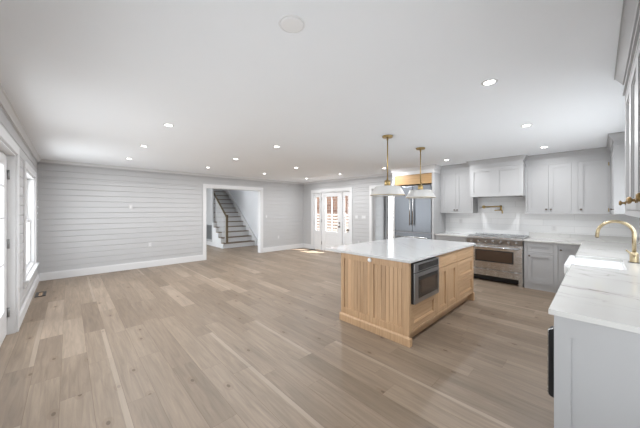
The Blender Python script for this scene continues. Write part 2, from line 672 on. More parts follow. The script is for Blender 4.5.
FL = Face('X', XL, 1)        # left wall, looks to +X
FF = Face('Y', YF, -1)       # far wall, looks to -Y
FE = Face('X', XE, -1)       # entry wall
FR = Face('X', XR, -1)       # range wall
FN = Face('Y', YN, 1)        # sink wall

DOOR_H = 2.144
left_holes = [(2.96, 4.84, 0, DOOR_H), (5.66, 7.22, 0.48, 2.075), (0.4, 2.5, 0.35, 1.40)]
struct('wall_left', wall_mesh(FL, YN - WT, YF + WT, 0, H, left_holes, boards=True), WALL)
far_holes = [(2.937, 4.774, 0, 2.139)]
struct('wall_far', wall_mesh(FF, XL, XE + WT, 0, H, far_holes), WALL)
entry_holes = [(5.60, 7.42, 0, 2.12), (3.80, 4.74, 0, 2.12)]
struct('wall_entry', wall_mesh(FE, 3.757, YF, 0, H, entry_holes), WALL)
mb = wall_mesh(FR, YN, 3.757, 0, H, boards=False)
struct('wall_range', mb, WALL)
sink_holes = [(3.30, 5.36, 1.08, 2.05), (-0.2, 1.8, 0.35, 1.35)]
struct('wall_sink', wall_mesh(FN, XL, XR + WT, 0, H, sink_holes, boards=False), WALL)


def base_run(name, F, segs, h=0.165, t=0.02):
    mb = MB()
    for a0, a1 in segs:
        F.box(mb, a0, a1, 0, h - 0.02, 0, t)
        F.box(mb, a0, a1, h - 0.02, h, 0, t * 0.6)
    return struct(name, mb, TRIM, bevel=0.003)


base_run('baseboard_left', FL, [(YN, 2.86), (4.94, YF)])
base_run('baseboard_far', FF, [(XL + 0.02, 2.845), (4.866, XE)])
base_run('baseboard_entry', FE, [(4.83, 5.51), (7.51, YF - 0.02)])


def crown(name, F, a0, a1, h=0.075, d=0.05, z=H):
    prof = [(0, -h), (0.014, -h), (0.018, -h + 0.018), (d - 0.01, -0.02), (d, -0.014), (d, 0), (0, 0)]
    pts = []
    mb = MB()
    n = len(prof)
    for a in (a0, a1):
        for q in prof:
            pts.append(F.pt(a, z + q[1], q[0]))
    mb.add(pts, [tuple(range(n)), tuple(n + k for k in range(n))] + [(k, (k + 1) % n, n + (k + 1) % n, n + k) for k in range(n)])
    return mb


struct('trim_1', crown('c', FL, YN, YF), TRIM)
struct('trim_2', crown('c', FF, XL, XE, 0.06, 0.035), TRIM)
struct('trim_3', crown('c', FE, 3.80, YF, 0.06, 0.035), TRIM)

# casings and jambs of the openings
casing('trim_4', FF, 2.937, 4.774, 0, 2.139)
struct('trim_5', jambs(MB(), FF, 2.937, 4.774, 0, 2.139, -WT, 0.0, 0.015), TRIM)
casing('trim_6', FE, 5.60, 7.42, 0, 2.12)
casing('trim_7', FE, 3.80, 4.74, 0, 2.12)
struct('trim_8', jambs(MB(), FE, 3.80, 4.74, 0, 2.12, -WT, 0.0, 0.015), TRIM)
casing('trim_9', FL, 2.96, 4.84, 0, DOOR_H, w=0.09)
casing('trim_10', FL, 5.66, 7.22, 0.48, 2.075, w=0.09, sill=True)
casing('trim_11', FL, 0.4, 2.5, 0.35, 1.40, w=0.09, sill=True)
casing('trim_12', FN, 3.30, 5.36, 1.08, 2.05, w=0.05, sill=False)


def sash_window(name, F, a0, a1, z0, z1, cols=1, meet=None):
    fr = jambs(MB(), F, a0, a1, z0, z1, -WT, 0, 0.03, True)
    if cols > 1:
        for k in range(1, cols):
            a = a0 + (a1 - a0) * k / cols
            F.box(fr, a - 0.04, a + 0.04, z0 + 0.03, z1 - 0.03, -WT + 0.02, -0.04)
    root = struct(name, fr, TRIM)
    meet = meet or (z0 + z1) / 2
    w = (a1 - a0) / cols
    for k in range(cols):
        b0 = a0 + w * k + (0.03 if k == 0 else 0.04)
        b1 = a0 + w * (k + 1) - (0.03 if k == cols - 1 else 0.04)
        for lo, hi, n in ((z0 + 0.03, meet + 0.02, -0.075), (meet - 0.02, z1 - 0.03, -0.115)):
            s = MB()
            F.box(s, b0, b0 + 0.045, lo, hi, n - 0.015, n + 0.02)
            F.box(s, b1 - 0.045, b1, lo, hi, n - 0.015, n + 0.02)
            F.box(s, b0 + 0.045, b1 - 0.045, lo, lo + 0.045, n - 0.015, n + 0.02)
            F.box(s, b0 + 0.045, b1 - 0.045, hi - 0.045, hi, n - 0.015, n + 0.02)
            so = part('sash', s, TRIM, root)
            p = MB(); F.box(p, b0 + 0.04, b1 - 0.04, lo + 0.04, hi - 0.04, n - 0.002, n + 0.002)
            part('pane', p, GLASS, so)
    return root


sash_window('window_1', FL, 5.66, 7.22, 0.48, 2.075, 1, 1.285)
sash_window('window_added_2', FL, 0.4, 2.5, 0.35, 1.40, 2)  # unseen window, added and set low to spread daylight over the ceiling
sash_window('window_3', FN, 3.30, 5.36, 1.08, 2.05, 2)
casing('trim_13', FN, -0.2, 1.8, 0.35, 1.35, w=0.09, sill=True)
sash_window('window_added_5', FN, -0.2, 1.8, 0.35, 1.35, 2)  # unseen window behind the camera, added to brighten the near ceiling


def glazed_leaf(name, F, a0, a1, z0, z1, n, glass_z0, stile=0.13, cols=1, rowz=(), hinge_at=None, knob_at=None, hinge_n=0.03, panel=True, parent=None, top=0.14):
    d = MB()
    t0, t1 = n - 0.022, n + 0.022
    F.box(d, a0, a0 + stile, z0, z1, t0, t1)
    F.box(d, a1 - stile, a1, z0, z1, t0, t1)
    F.box(d, a0 + stile, a1 - stile, z1 - top, z1, t0, t1)
    F.box(d, a0 + stile, a1 - stile, glass_z0 - 0.12, glass_z0, t0, t1)
    F.box(d, a0 + stile, a1 - stile, z0, z0 + 0.2, t0, t1)
    F.box(d, a0 + stile, a1 - stile, z0 + 0.2, glass_z0 - 0.12, t0 + 0.012, t1 - 0.012)
    if panel and glass_z0 - z0 > 0.5:
        F.box(d, a0 + stile + 0.04, a1 - stile - 0.04, z0 + 0.24, glass_z0 - 0.16, t1 - 0.012, t1 - 0.004)
    root = struct(name, d, TRIM, bevel=0.003)
    g = MB(); F.box(g, a0 + stile - 0.01, a1 - stile + 0.01, glass_z0 - 0.01, z1 - top + 0.01, n - 0.003, n + 0.003)
    part('glass_pane', g, GLASS, root)
    if cols > 1 or rowz:
        m = MB()
        for k in range(1, cols):
            a = a0 + stile + (a1 - a0 - 2 * stile) * k / cols
            F.box(m, a - 0.012, a + 0.012, glass_z0, z1 - top, n - 0.018, n + 0.018)
        for z in rowz:
            F.box(m, a0 + stile, a1 - stile, z - 0.012, z + 0.012, n - 0.018, n + 0.018)
        part('muntin', m, TRIM, root)
    if hinge_at is not None:
        for z in (0.265, 1.075, 1.895):
            h = MB()
            F.box(h, hinge_at - 0.012, hinge_at + 0.02, z - 0.055, z + 0.055, t1, t1 + 0.004)
            h.cyl(F.pt(hinge_at + 0.004, z - 0.055, t1 + 0.012), F.pt(hinge_at + 0.004, z + 0.055, t1 + 0.012), 0.011, n=10)
            part('hinge', h, NICKEL, root)
    if knob_at is not None:
        a, z = knob_at
        k = MB()
        k.cyl(F.pt(a, z, t1), F.pt(a, z, t1 + 0.012), 0.03)
        k.cyl(F.pt(a, z, t1 + 0.012), F.pt(a, z, t1 + 0.045), 0.012)
        k.cyl(F.pt(a, z, t1 + 0.045), F.pt(a, z, t1 + 0.075), 0.028, 0.024)
        part('door_knob', k, BRONZE, root)
        if a1 - a0 < 0.5:
            return root
        k = MB()
        k.cyl(F.pt(a, z + 0.13, t1), F.pt(a, z + 0.13, t1 + 0.02), 0.026)
        part('deadbolt', k, BRONZE, root)
    return root


# left French doors (one leaf shows at the photo's edge)
glazed_leaf('door_1', FL, 3.915, 4.818, 0.01, DOOR_H - 0.025, -0.09, 0.32, stile=0.17, rowz=(0.86, 1.385, 1.75), hinge_at=4.815, panel=False)
glazed_leaf('door_added_2', FL, 2.985, 3.905, 0.01, DOOR_H - 0.025, -0.09, 0.32, stile=0.17, rowz=(0.86, 1.385, 1.75), hinge_at=2.99, panel=False)  # unseen second leaf, added to let in more daylight
mb = jambs(MB(), FL, 2.96, 4.84, 0, DOOR_H, -WT, 0.0, 0.02)
struct('trim_14', mb, TRIM)

# entry door with sidelights
mb = jambs(MB(), FE, 5.60, 7.42, 0, 2.12, -WT, 0.0, 0.03)
FE.box(mb, 5.965, 5.99, 0, 2.09, -WT, 0.0)
FE.box(mb, 6.985, 7.01, 0, 2.09, -WT, 0.0)
struct('trim_15', mb, TRIM)
glazed_leaf('door_3', FE, 5.995, 6.98, 0.012, 2.085, -0.055, 0.72, stile=0.20, cols=2, hinge_at=6.975, knob_at=(6.10, 0.90))
glazed_leaf('door_4', FE, 5.632, 5.962, 0.012, 2.085, -0.055, 0.72, stile=0.075, panel=False, knob_at=(5.70, 0.80))
glazed_leaf('door_5', FE, 7.013, 7.388, 0.012, 2.085, -0.055, 0.72, stile=0.09, panel=False)

# ---- side hall beside the refrigerator
HX = 8.30
FH = Face('X', HX, -1)
struct('wall_hall_back', wall_mesh(FH, 2.9, 5.35, 0, H, [(4.2, 5.28, 0, 2.2)]), WALL)
FS = Face('Y', 5.35, -1)
struct('wall_hall_side', wall_mesh(FS, XE + WT, HX + WT, 0, H, thick=0.12), WALL)
mb = MB(); mb.box(XR + WT, HX + WT, 2.78, 2.9, 0, H)
struct('wall_hall_end', mb, WALL)
mb = MB(); mb.box(7.2, HX + WT + 1.1, 2.78, 5.47, H, H + 0.1)  # drawn out past the glass door, an added overhang that blocks the sun
struct('ceiling_hall', mb, CEIL)
glazed_leaf('door_8', FH, 4.215, 5.265, 0.012, 2.18, -0.06, 0.25, stile=0.05, panel=False, rowz=(1.2,), top=0.09)
mb = jambs(MB(), FH, 4.2, 5.28, 0, 2.2, -WT, 0.0, 0.012)
struct('trim_17', mb, TRIM)

# ---- stair hall behind the far wall
SX0, SX1, SY0, RISE, RUN = 4.34, 5.62, 9.852, 0.197, 0.247
HT = 5.0
mb = MB()
mb.box(1.9, 2.06, YF + WT, 8.3, 0, HT)
mb.box(1.9, 2.06, 11.6, 14.2, 0, HT)
mb.box(1.9, 2.06, 8.3, 11.6, 0, 0.1)
mb.box(1.9, 2.06, 8.3, 11.6, 3.4, HT)
struct('wall_stair_left', mb, WALL)
mb = MB(); mb.box(SX1 + 0.03, SX1 + 0.19, YF + WT, 14.2, 0, HT)
struct('wall_stair_right', mb, SHADEWALL)
mb = wall_mesh(Face('Y', 14.0, -1), 1.9, SX1 + 0.19, 0, HT, [(4.45, 5.5, 3.05, 4.75)], thick=0.2, boards=False)
struct('wall_stair_back', mb, WALL)
mb = MB(); mb.box(1.9, SX1 + 0.19, YF + WT, 14.2, HT, HT + 0.1)
struct('ceiling_stair', mb, CEIL)
mb = MB(); mb.box(1.9, SX1 + 0.19, YF + 0.012, YF + WT, H + 0.16, HT)
struct('wall_stair_front', mb, WALL)
sash_window('window_added_4', Face('X', 2.06, 1), 8.3, 11.6, 0.1, 3.4, 2)  # unseen window, added and made large to light the stair hall
sash_window('window_added_6', Face('Y', 14.0, -1), 4.45, 5.5, 3.05, 4.75, 1)  # unseen high window, added to brighten the upper flight
mb = MB(); mb.box(SX0 - 0.06, SX0, 10.93, 14.0, 0, HT)
struct('wall_stair_side', mb, WALL)
mb = MB(); mb.box(SX0 - 0.08, SX0 - 0.06, 9.84, 14.0, 0, 0.15)
struct('baseboard_stair', mb, TRIM)
mb = MB(); mb.box(SX1 + 0.01, SX1 + 0.03, YF + WT, SY0 - 0.02, 0, 0.15)
struct('baseboard_hall', mb, TRIM)

st = thing('staircase', 'straight white staircase with dark wood treads seen through the wide wall opening', 'staircase', ((SX0 + SX1) / 2, SY0, 0))
NS = 15
for k in range(NS):
    y = SY0 + k * RUN
    z = (k + 1) * RISE
    t = MB()
    t.box((SX0 - 0.05) if y < 10.7 else SX0 + 0.001, SX1 - 0.025, y - 0.028, y + RUN, z - 0.03, z)
    part('tread', t, TREAD, st, bevel=0.004)
    r = MB(); r.box(SX0 + 0.001, SX1 - 0.025, y, y + 0.018, z - RISE, z - 0.031)
    part('riser', r, TRIM, st)
# closed side below the open treads
pts = [(SY0 - 0.005, 0), (10.928, 0), (10.928, 5 * RISE - 0.032)]
for k in reversed(range(5)):
    z = (k + 1) * RISE - 0.032
    pts.append((SY0 + k * RUN - 0.005, z))
    if k:
        pts.append((SY0 + k * RUN - 0.005, z - RISE))
clean = []
for p in pts:
    if not clean or (abs(p[0] - clean[-1][0]) + abs(p[1] - clean[-1][1])) > 1e-5:
        clean.append(p)
m = MB(); m.prism(clean, SX0 - 0.06, SX0, 'X')
part('side_panel', m, TRIM, st)
sl = RISE / RUN
m = MB()
yE = SY0 + NS * RUN
m.prism([(SY0 - 0.12, 0), (SY0 + 0.02, 0), (yE, (yE - SY0) * sl - 0.02), (yE, (yE - SY0) * sl + 0.40), (SY0 - 0.12, 0.27)], SX1 - 0.025, SX1 + 0.03, 'X')
part('wall_skirt', m, TRIM, st)
m = MB(); nx = SX0 + 0.10
m.box(nx - 0.036, nx + 0.036, SY0 + 0.02, SY0 + 0.092, RISE, RISE + 1.06)
m.box(nx - 0.044, nx + 0.044, SY0 + 0.012, SY0 + 0.10, RISE + 1.06, RISE + 1.085)
part('newel_post', m, RAIL, st, bevel=0.004)
m = MB()
y0r, y1r = SY0 + 0.1, 12.4
z0r = RISE + 0.98
m.prism([(y0r, z0r), (y1r, z0r + (y1r - y0r) * sl), (y1r, z0r + (y1r - y0r) * sl + 0.06), (y0r, z0r + 0.06)], nx - 0.027, nx + 0.027, 'X')
part('handrail', m, RAIL, st, bevel=0.008)
for k in range(5):
    for q in (0.07, 0.19):
        y = SY0 + k * RUN + q
        if k == 0 and q < 0.15 or y > 11.2:
            continue
        b = MB(); b.box(nx - 0.015, nx + 0.015, y - 0.015, y + 0.015, (k + 1) * RISE, z0r + (y - y0r) * sl + 0.005)
        part('baluster', b, TRIM, st)

g = thing('return_air_grille', 'grey louvred air return grille low on the white wall under the stairs', 'grille', (SX0 - 0.06, 11.295, 0.25))
fr = MB()
GX = SX0 - 0.06
for a in ((11.0, 11.03), (11.56, 11.59)):
    fr.box(GX - 0.012, GX, a[0], a[1], 0.25, 0.85)
fr.box(GX - 0.012, GX, 11.03, 11.56, 0.25, 0.28)
fr.box(GX - 0.012, GX, 11.03, 11.56, 0.82, 0.85)
part('frame', fr, GRILLE, g)
sl_ = MB()
for k in range(24):
    y = 11.035 + k * 0.022
    sl_.box(GX - 0.010, GX - 0.001, y, y + 0.012, 0.28, 0.82)
part('louvre', sl_, GRILLE, g)

# ------------------------------------------------------------------ outdoors beyond the entry door
fn = thing('slatted_fence', 'white horizontal slat fence outside the entry door', 'fence', (8.75, 8.3, -0.13))
for y in (6.3, 7.7, 9.1, 10.5):
    p = MB(); p.box(8.775, 8.86, y - 0.04, y + 0.04, -0.13, 1.34)
    part('post', p, FENCEW, fn)
for k in range(10):
    p = MB(); z = -0.02 + k * 0.137
    p.box(8.75, 8.775, 6.2, 10.6, z, z + 0.08)
    part('slat', p, FENCEW, fn)
bb = thing('brick_building', 'red brick building seen through the glass of the entry door', 'building', (11.6, 11.2, -0.13))
m = MB(); m.box(10.6, 12.6, 8.9, 13.5, -0.13, 4.2)
part('wall', m, BRICK, bb)
m = MB(); m.prism([(10.3, 4.2), (12.9, 4.2), (11.6, 5.4)], 8.6, 13.8, 'Y')
part('roof', m, DSTEEL, bb)

# sky portals at every glazed opening
portal(XL - WT - 0.02, 3.9, 1.1, 1.8, 2.0, (1, 0, 0))
portal(XL - WT - 0.02, 6.44, 1.28, 1.5, 1.55, (1, 0, 0))
portal(XL - WT - 0.02, 1.45, 0.87, 2.05, 1.0, (1, 0, 0))
portal(0.8, YN - WT - 0.02, 0.85, 1.95, 0.95, (0, 1, 0))
portal(4.33, YN - WT - 0.02, 1.565, 2.02, 0.95, (0, 1, 0))
portal(XE + WT + 0.02, 6.51, 1.3, 1.7, 1.5, (-1, 0, 0))
portal(HX + WT + 0.02, 4.68, 1.2, 0.9, 2.0, (-1, 0, 0))
portal(4.975, 14.22, 3.9, 1.0, 1.65, (0, -1, 0))
portal(1.88, 9.95, 1.75, 3.2, 3.2, (1, 0, 0))

# ------------------------------------------------------------------ cabinet builders


def shaker(F, a0, a1, z0, z1, n=0.0, frame=0.06, t=0.02, rec=0.013, bead=True):
    """A framed door or drawer front standing n in front of the face plane."""
    m = MB()
    f = min(frame, (z1 - z0) * 0.32)
    F.box(m, a0, a0 + frame, z0, z1, n, n + t)
    F.box(m, a1 - frame, a1, z0, z1, n, n + t)
    F.box(m, a0 + frame, a1 - frame, z0, z0 + f, n, n + t)
    F.box(m, a0 + frame, a1 - frame, z1 - f, z1, n, n + t)
    F.box(m, a0 + frame, a1 - frame, z0 + f, z1 - f, n, n + t - rec)
    if bead:
        s = 0.012
        F.box(m, a0 + frame, a0 + frame + s, z0 + f, z1 - f, n, n + t - rec * 0.45)
        F.box(m, a1 - frame - s, a1 - frame, z0 + f, z1 - f, n, n + t - rec * 0.45)
        F.box(m, a0 + frame + s, a1 - frame - s, z0 + f, z0 + f + s, n, n + t - rec * 0.45)
        F.box(m, a0 + frame + s, a1 - frame - s, z1 - f - s, z1 - f, n, n + t - rec * 0.45)
    return m


def knob_mesh(F, a, z, n, s=1.0):
    k = MB()
    k.cyl(F.pt(a, z, n), F.pt(a, z, n + 0.004 * s), 0.012 * s, n=14)
    k.cyl(F.pt(a, z, n + 0.004 * s), F.pt(a, z, n + 0.018 * s), 0.006 * s, n=12)
    k.cyl(F.pt(a, z, n + 0.018 * s), F.pt(a, z, n + 0.024 * s), 0.010 * s, 0.016 * s, n=16)
    k.cyl(F.pt(a, z, n + 0.024 * s), F.pt(a, z, n + 0.032 * s), 0.016 * s, 0.011 * s, n=16)
    return k


def cabinet(name, label, F, a0, a1, z0, z1, depth, doors=(), drawers=(), mat=CAB, toe=0.0, face=0.03, cat='cabinet', group=None, knob_mat=BRONZE):
    """F is the plane of the face frame; doors sit inset in it."""
    root = thing(name, label, cat, F.pt((a0 + a1) / 2, z0, -depth / 2), group)
    m = MB()
    F.box(m, a0, a1, z0 + toe, z1, -depth, -0.022)
    # face frame round the inset fronts
    part('carcass', m, mat, root)
    fr = MB()
    fronts = list(doors) + list(drawers)
    zs = sorted({z0 + toe, z1, *[q[2] for q in fronts], *[q[3] for q in fronts]})
    g = 0.003
    for k in range(len(zs) - 1):
        lo, hi = zs[k], zs[k + 1]
        mid = (lo + hi) / 2
        a = a0
        for q in sorted([q for q in fronts if q[2] < mid < q[3]]):
            if q[0] - g > a:
                F.box(fr, a, q[0] - g, lo, hi, -0.022, 0)
            a = q[1] + g
        if a < a1:
            F.box(fr, a, a1, lo, hi, -0.022, 0)
    part('face_frame', fr, mat, root)
    if toe:
        m = MB(); F.box(m, a0, a1, z0, z0 + toe, -depth, -0.012)
        part('plinth', m, mat, root)
    for kind, lst in (('door', doors), ('drawer', drawers)):
        for q in lst:
            d = part(kind, shaker(F, q[0], q[1], q[2] + g, q[3] - g, -0.021), mat, root)
            if len(q) > 4 and q[4] is not None:
                part('knob', knob_mesh(F, q[4], q[5], -0.001), knob_mat, d)
    return root


# ---- wall cabinets on the range wall
ZU0, ZU1 = 1.405, 2.36
FU = Face('X', 6.57, -1)
cabinet('wall_cabinet', 'pale grey two-door wall cabinet between refrigerator and range hood', FU, 1.94, 2.655, ZU0, ZU1, 0.328,
        doors=[(1.975, 2.298, ZU0 + 0.035, ZU1 - 0.03, 2.267, 1.475), (2.302, 2.625, ZU0 + 0.035, ZU1 - 0.03, 2.333, 1.475)])
cabinet('wall_cabinet', 'pale grey two-door wall cabinet just right of the range hood', FU, 0.295, 1.0, ZU0, ZU1, 0.328,
        doors=[(0.335, 0.648, ZU0 + 0.035, ZU1 - 0.03, 0.617, 1.485), (0.652, 0.965, ZU0 + 0.035, ZU1 - 0.03, 0.683, 1.485)])
rc = cabinet('wall_cabinet', 'pale grey single-door wall cabinet in the corner beside the sink window', FU, -0.14, 0.295, ZU0, ZU1, 0.328,
             doors=[(-0.115, 0.25, ZU0 + 0.035, ZU1 - 0.03, 0.215, 1.485)])
for z in (1.475, 2.25):
    h = MB(); h.cyl(FU.pt(-0.118, z - 0.03, 0.004), FU.pt(-0.118, z + 0.03, 0.004), 0.006, n=10)
    part('hinge', h, BRASS, rc)
# corner cabinet on the sink wall, its white end panel faces the camera
FW = Face('Y', -0.145, 1)
cw = cabinet('wall_cabinet', 'white wall cabinet end panel at the far side of the sink window', FW, 5.47, 6.59, ZU0 + 0.012, ZU1, 0.333,
             doors=[(5.51, 6.02, ZU0 + 0.035, ZU1 - 0.03, 5.55, 1.485)], mat=CAB)
nw = cabinet('wall_cabinet', 'nearest pale grey wall cabinet at the right edge with brass knobs', Face('Y', -0.14, 1), 1.30, 3.10, 1.44, ZU1, 0.338,
             doors=[(1.34, 1.735, 1.475, 2.33, 1.70, 1.53), (1.74, 2.2, 1.475, 2.33, 2.155, 1.53), (2.205, 2.64, 1.475, 2.33, 2.245, 1.53), (2.645, 3.065, 1.475, 2.33, 3.03, 1.53)], mat=CAB, knob_mat=KNOBBRASS)
for ch in list(nw.children):
    for k in ch.children:
        if k.name.startswith('knob'):
            me = k.data
            # fuller round brass knobs on this cabinet
            xs = [v.co.x for v in me.vertices]; zs_ = [v.co.z for v in me.vertices]; ys = [v.co.y for v in me.vertices]
            cx, cz, y0 = (min(xs) + max(xs)) / 2, (min(zs_) + max(zs_)) / 2, min(ys)
            for v in me.vertices:
                v.co.x = cx + (v.co.x - cx) * 1.25
                v.co.z = cz + (v.co.z - cz) * 1.25
                v.co.y = y0 + (v.co.y - y0) * 1.1


def crown_cab(name, boxes, z0=ZU1, proj=0.055):
    """Frieze plus stepped crown above cabinets; boxes = (x0,x1,y0,y1, open sides)."""
    mb = MB()
    for x0, x1, y0, y1, sides in boxes:
        mb.box(x0, x1, y0, y1, z0, H)
        for (e, e2, za, zb) in ((0.012, 0.012, z0, z0 + 0.022), (0.012, 0.016, H - 0.088, H - 0.076), (0.016, proj - 0.006, H - 0.076, H - 0.018), (proj, proj, H - 0.018, H)):
            def ring(q, z):
                xa, xb = x0 - (q if 'x' in sides else 0), x1 + (q if 'X' in sides else 0)
                ya, yb = y0 - (q if 'y' in sides else 0), y1 + (q if 'Y' in sides else 0)
                return [(xa, ya, z), (xb, ya, z), (xb, yb, z), (xa, yb, z)]
            mb.add(ring(e, za) + ring(e2, zb), [(0, 3, 2, 1), (4, 5, 6, 7), (0, 1, 5, 4), (1, 2, 6, 5), (2, 3, 7, 6), (3, 0, 4, 7)])
    return mb


struct('trim_18', crown_cab('c', [(6.57, XR, -0.14, 1.0, 'x'), (6.57, XR, 1.935, 2.655, 'x')]), CAB)
struct('trim_19', crown_cab('c', [(5.47, 6.9, YN, -0.145, 'xY')]), CAB)
struct('trim_20', crown_cab('c', [(1.30, 3.10, YN, -0.14, 'XY')]), CAB)

# ---- range hood
HXF = 6.36
FHd = Face('X', HXF, -1)
hood = thing('range_hood', 'boxy white panelled range hood above the steel range', 'range hood', (6.63, 1.4685, 1.755))
m = MB()
m.box(HXF + 0.02, 6.898, 1.002, 1.935, 1.79, ZU1)
m.box(HXF + 0.02, HXF + 0.06, 1.002, 1.935, 1.755, 1.79)
m.box(6.84, 6.898, 1.002, 1.935, 1.755, 1.79)
m.box(HXF + 0.06, 6.84, 1.002, 1.04, 1.755, 1.79)
m.box(HXF + 0.06, 6.84, 1.897, 1.935, 1.755, 1.79)
part('shell', m, CAB, hood)
m = shaker(FHd, 1.002, 1.4685, 1.755, ZU1, -0.02, frame=0.07)
part('front_panel', m, CAB, hood)
m = shaker(FHd, 1.4685, 1.935, 1.755, ZU1, -0.02, frame=0.07)
part('front_panel', m, CAB, hood)
m = MB(); m.box(HXF + 0.061, 6.839, 1.041, 1.896, 1.772, 1.789)
part('vent_liner', m, STEEL, hood)
struct('trim_21', crown_cab('c', [(HXF, XR, 1.002, 1.935, 'xyY')]), CAB)

# ---- refrigerator and its surround
FXF = 6.22
fs = thing('refrigerator_surround', 'white tall panels with an oak panel above boxing in the refrigerator', 'cabinet', (6.55, 3.2, 0))
m = MB(); m.box(FXF, XR - 0.001, 2.66, 2.715, 0, ZU1)
part('side_panel', m, CAB, fs)
m = MB(); m.box(FXF, XR - 0.001, 3.70, 3.755, 0, ZU1)
part('side_panel', m, TRIM, fs)
m = MB(); m.box(FXF + 0.01, XR - 0.01, 2.716, 3.699, 2.115, ZU1)
part('oak_panel', m, OAKY, fs, 'oak panel above the refrigerator doors', bevel=0.003)
struct('trim_22', crown_cab('c', [(FXF, XR, 2.66, 3.755, 'xyY')]), TRIM)
rf = thing('refrigerator', 'large built-in stainless steel refrigerator with two tall doors', 'refrigerator', (6.55, 3.2, 0))
m = MB(); m.box(FXF + 0.045, XR - 0.02, 2.725, 3.69, 0.0, 2.085)
part('body', m, DSTEEL, rf)
m = MB(); m.box(FXF + 0.03, FXF + 0.06, 2.735, 3.68, 0.0, 0.09)
part('kick_plate', m, BLACK, rf)
for a0, a1 in ((2.728, 3.198), (3.204, 3.687)):
    m = MB(); m.box(FXF, FXF + 0.044, a0, a1, 0.93, 2.07)
    d = part('door', m, STEELF, rf, bevel=0.006)
    a = 3.165 if a0 < 3 else 3.245
    h = MB()
    h.tube([(FXF - 0.055, a, 1.09), (FXF - 0.055, a, 1.95)], 0.015)
    h.cyl((FXF - 0.055, a, 1.13), (FXF + 0.001, a, 1.13), 0.010)
    h.cyl((FXF - 0.055, a, 1.91), (FXF + 0.001, a, 1.91), 0.010)
    part('handle', h, STEEL, d)
m = MB(); m.box(FXF, FXF + 0.044, 2.728, 3.687, 0.10, 0.90)
d = part('freezer_drawer', m, STEELF, rf, bevel=0.006)
h = MB(); h.tube([(FXF - 0.055, 2.80, 0.80), (FXF - 0.055, 3.62, 0.80)], 0.015)
for a in (2.86, 3.56):
    h.cyl((FXF - 0.055, a, 0.80), (FXF + 0.001, a, 0.80), 0.010)
part('handle', h, STEEL, d)

# ---- base cabinets on the range wall
FB = Face('X', 6.27, -1)
cabinet('base_cabinet', 'pale grey base cabinet between the range and the refrigerator', FB, 1.975, 2.655, 0, 0.882, 0.62,
        doors=[(2.02, 2.313, 0.13, 0.66, 2.28, 0.6), (2.317, 2.61, 0.13, 0.66, 2.35, 0.6)], drawers=[(2.02, 2.61, 0.69, 0.85, 2.315, 0.77)], toe=0.1)
cabinet('base_cabinet', 'pale grey base cabinet with drawer over door just right of the range', FB, 0.50, 0.975, 0, 0.882, 0.62,
        doors=[(0.555, 0.925, 0.13, 0.665, 0.895, 0.62)], drawers=[(0.555, 0.925, 0.69, 0.845)], toe=0.1)
cabinet('base_cabinet', 'pale grey corner base cabinet partly hidden behind the sink', FB, 0.168, 0.498, 0, 0.882, 0.62,
        doors=[(0.20, 0.485, 0.13, 0.845, 0.455, 0.77)], toe=0.1)

# ---- sink run cabinets (fronts look to +Y)
FK = Face('Y', 0.165, 1)
ep = thing('cabinet_end_panel', 'large white framed end panel of the sink counter nearest the camera', 'panel', (2.01, -0.155, 0))
FP = Face('X', 2.005, -1)
m = MB()
FP.box(m, 0.105, 0.175, 0.0, 0.884, -0.02, 0)
FP.box(m, -0.478, -0.408, 0.0, 0.884, -0.02, 0)
FP.box(m, -0.408, 0.105, 0.774, 0.884, -0.02, 0)
FP.box(m, -0.408, 0.105, 0.0, 0.11, -0.02, 0)
FP.box(m, -0.408, 0.105, 0.11, 0.774, -0.02, -0.008)
part('panel', m, CAB, ep)
wc = thing('beverage_cooler', 'black undercounter appliance door edge beside the near end panel', 'appliance', (2.34, -0.15, 0))
m = MB(); m.box(2.03, 2.62, -0.47, 0.14, 0.0, 0.88)
part('body', m, BLACK, wc)
m = MB(); m.box(2.035, 2.615, 0.141, 0.176, 0.09, 0.87)
d = part('door', m, BLACK, wc, bevel=0.004)
yo, za, zb, rr = 0.203, 0.39, 0.785, 0.02
out = [(0.1765, za)]
for k in range(7):
    t = k / 6 * pi / 2
    out.append((yo - rr + rr * sin(t), za + rr - rr * cos(t)))
for k in range(7):
    t = k / 6 * pi / 2
    out.append((yo - rr + rr * cos(t), zb - rr + rr * sin(t)))
out.append((0.1765, zb))
h = MB(); h.prism(out, 2.04, 2.10, 'X')
hd = part('handle', h, BLACK, d)
h = MB(); h.tube([(2.045, y, z) for y, z in out], 0.0045, n=8)
part('handle_trim', h, STEEL, hd)
cabinet('base_cabinet', 'pale grey base cabinet under the counter left of the sink', FK, 2.63, 3.66, 0, 0.882, 0.635,
        doors=[(2.67, 3.143, 0.13, 0.66, 3.11, 0.6), (3.147, 3.62, 0.13, 0.66, 3.18, 0.6)], drawers=[(2.67, 3.62, 0.69, 0.85, 3.145, 0.77)], toe=0.1)
cabinet('base_cabinet', 'pale grey sink cabinet beneath the white apron sink', FK, 3.665, 4.62, 0, 0.64, 0.635,
        doors=[(3.70, 4.14, 0.13, 0.61, 4.11, 0.56), (4.144, 4.585, 0.13, 0.61, 4.175, 0.56)], toe=0.1)
cabinet('base_cabinet', 'pale grey base cabinet right of the sink, reaching the corner', FK, 4.625, 6.24, 0, 0.882, 0.635,
        doors=[(4.67, 5.143, 0.13, 0.845, 5.11, 0.77), (5.147, 5.62, 0.13, 0.845, 5.18, 0.77)], toe=0.1)

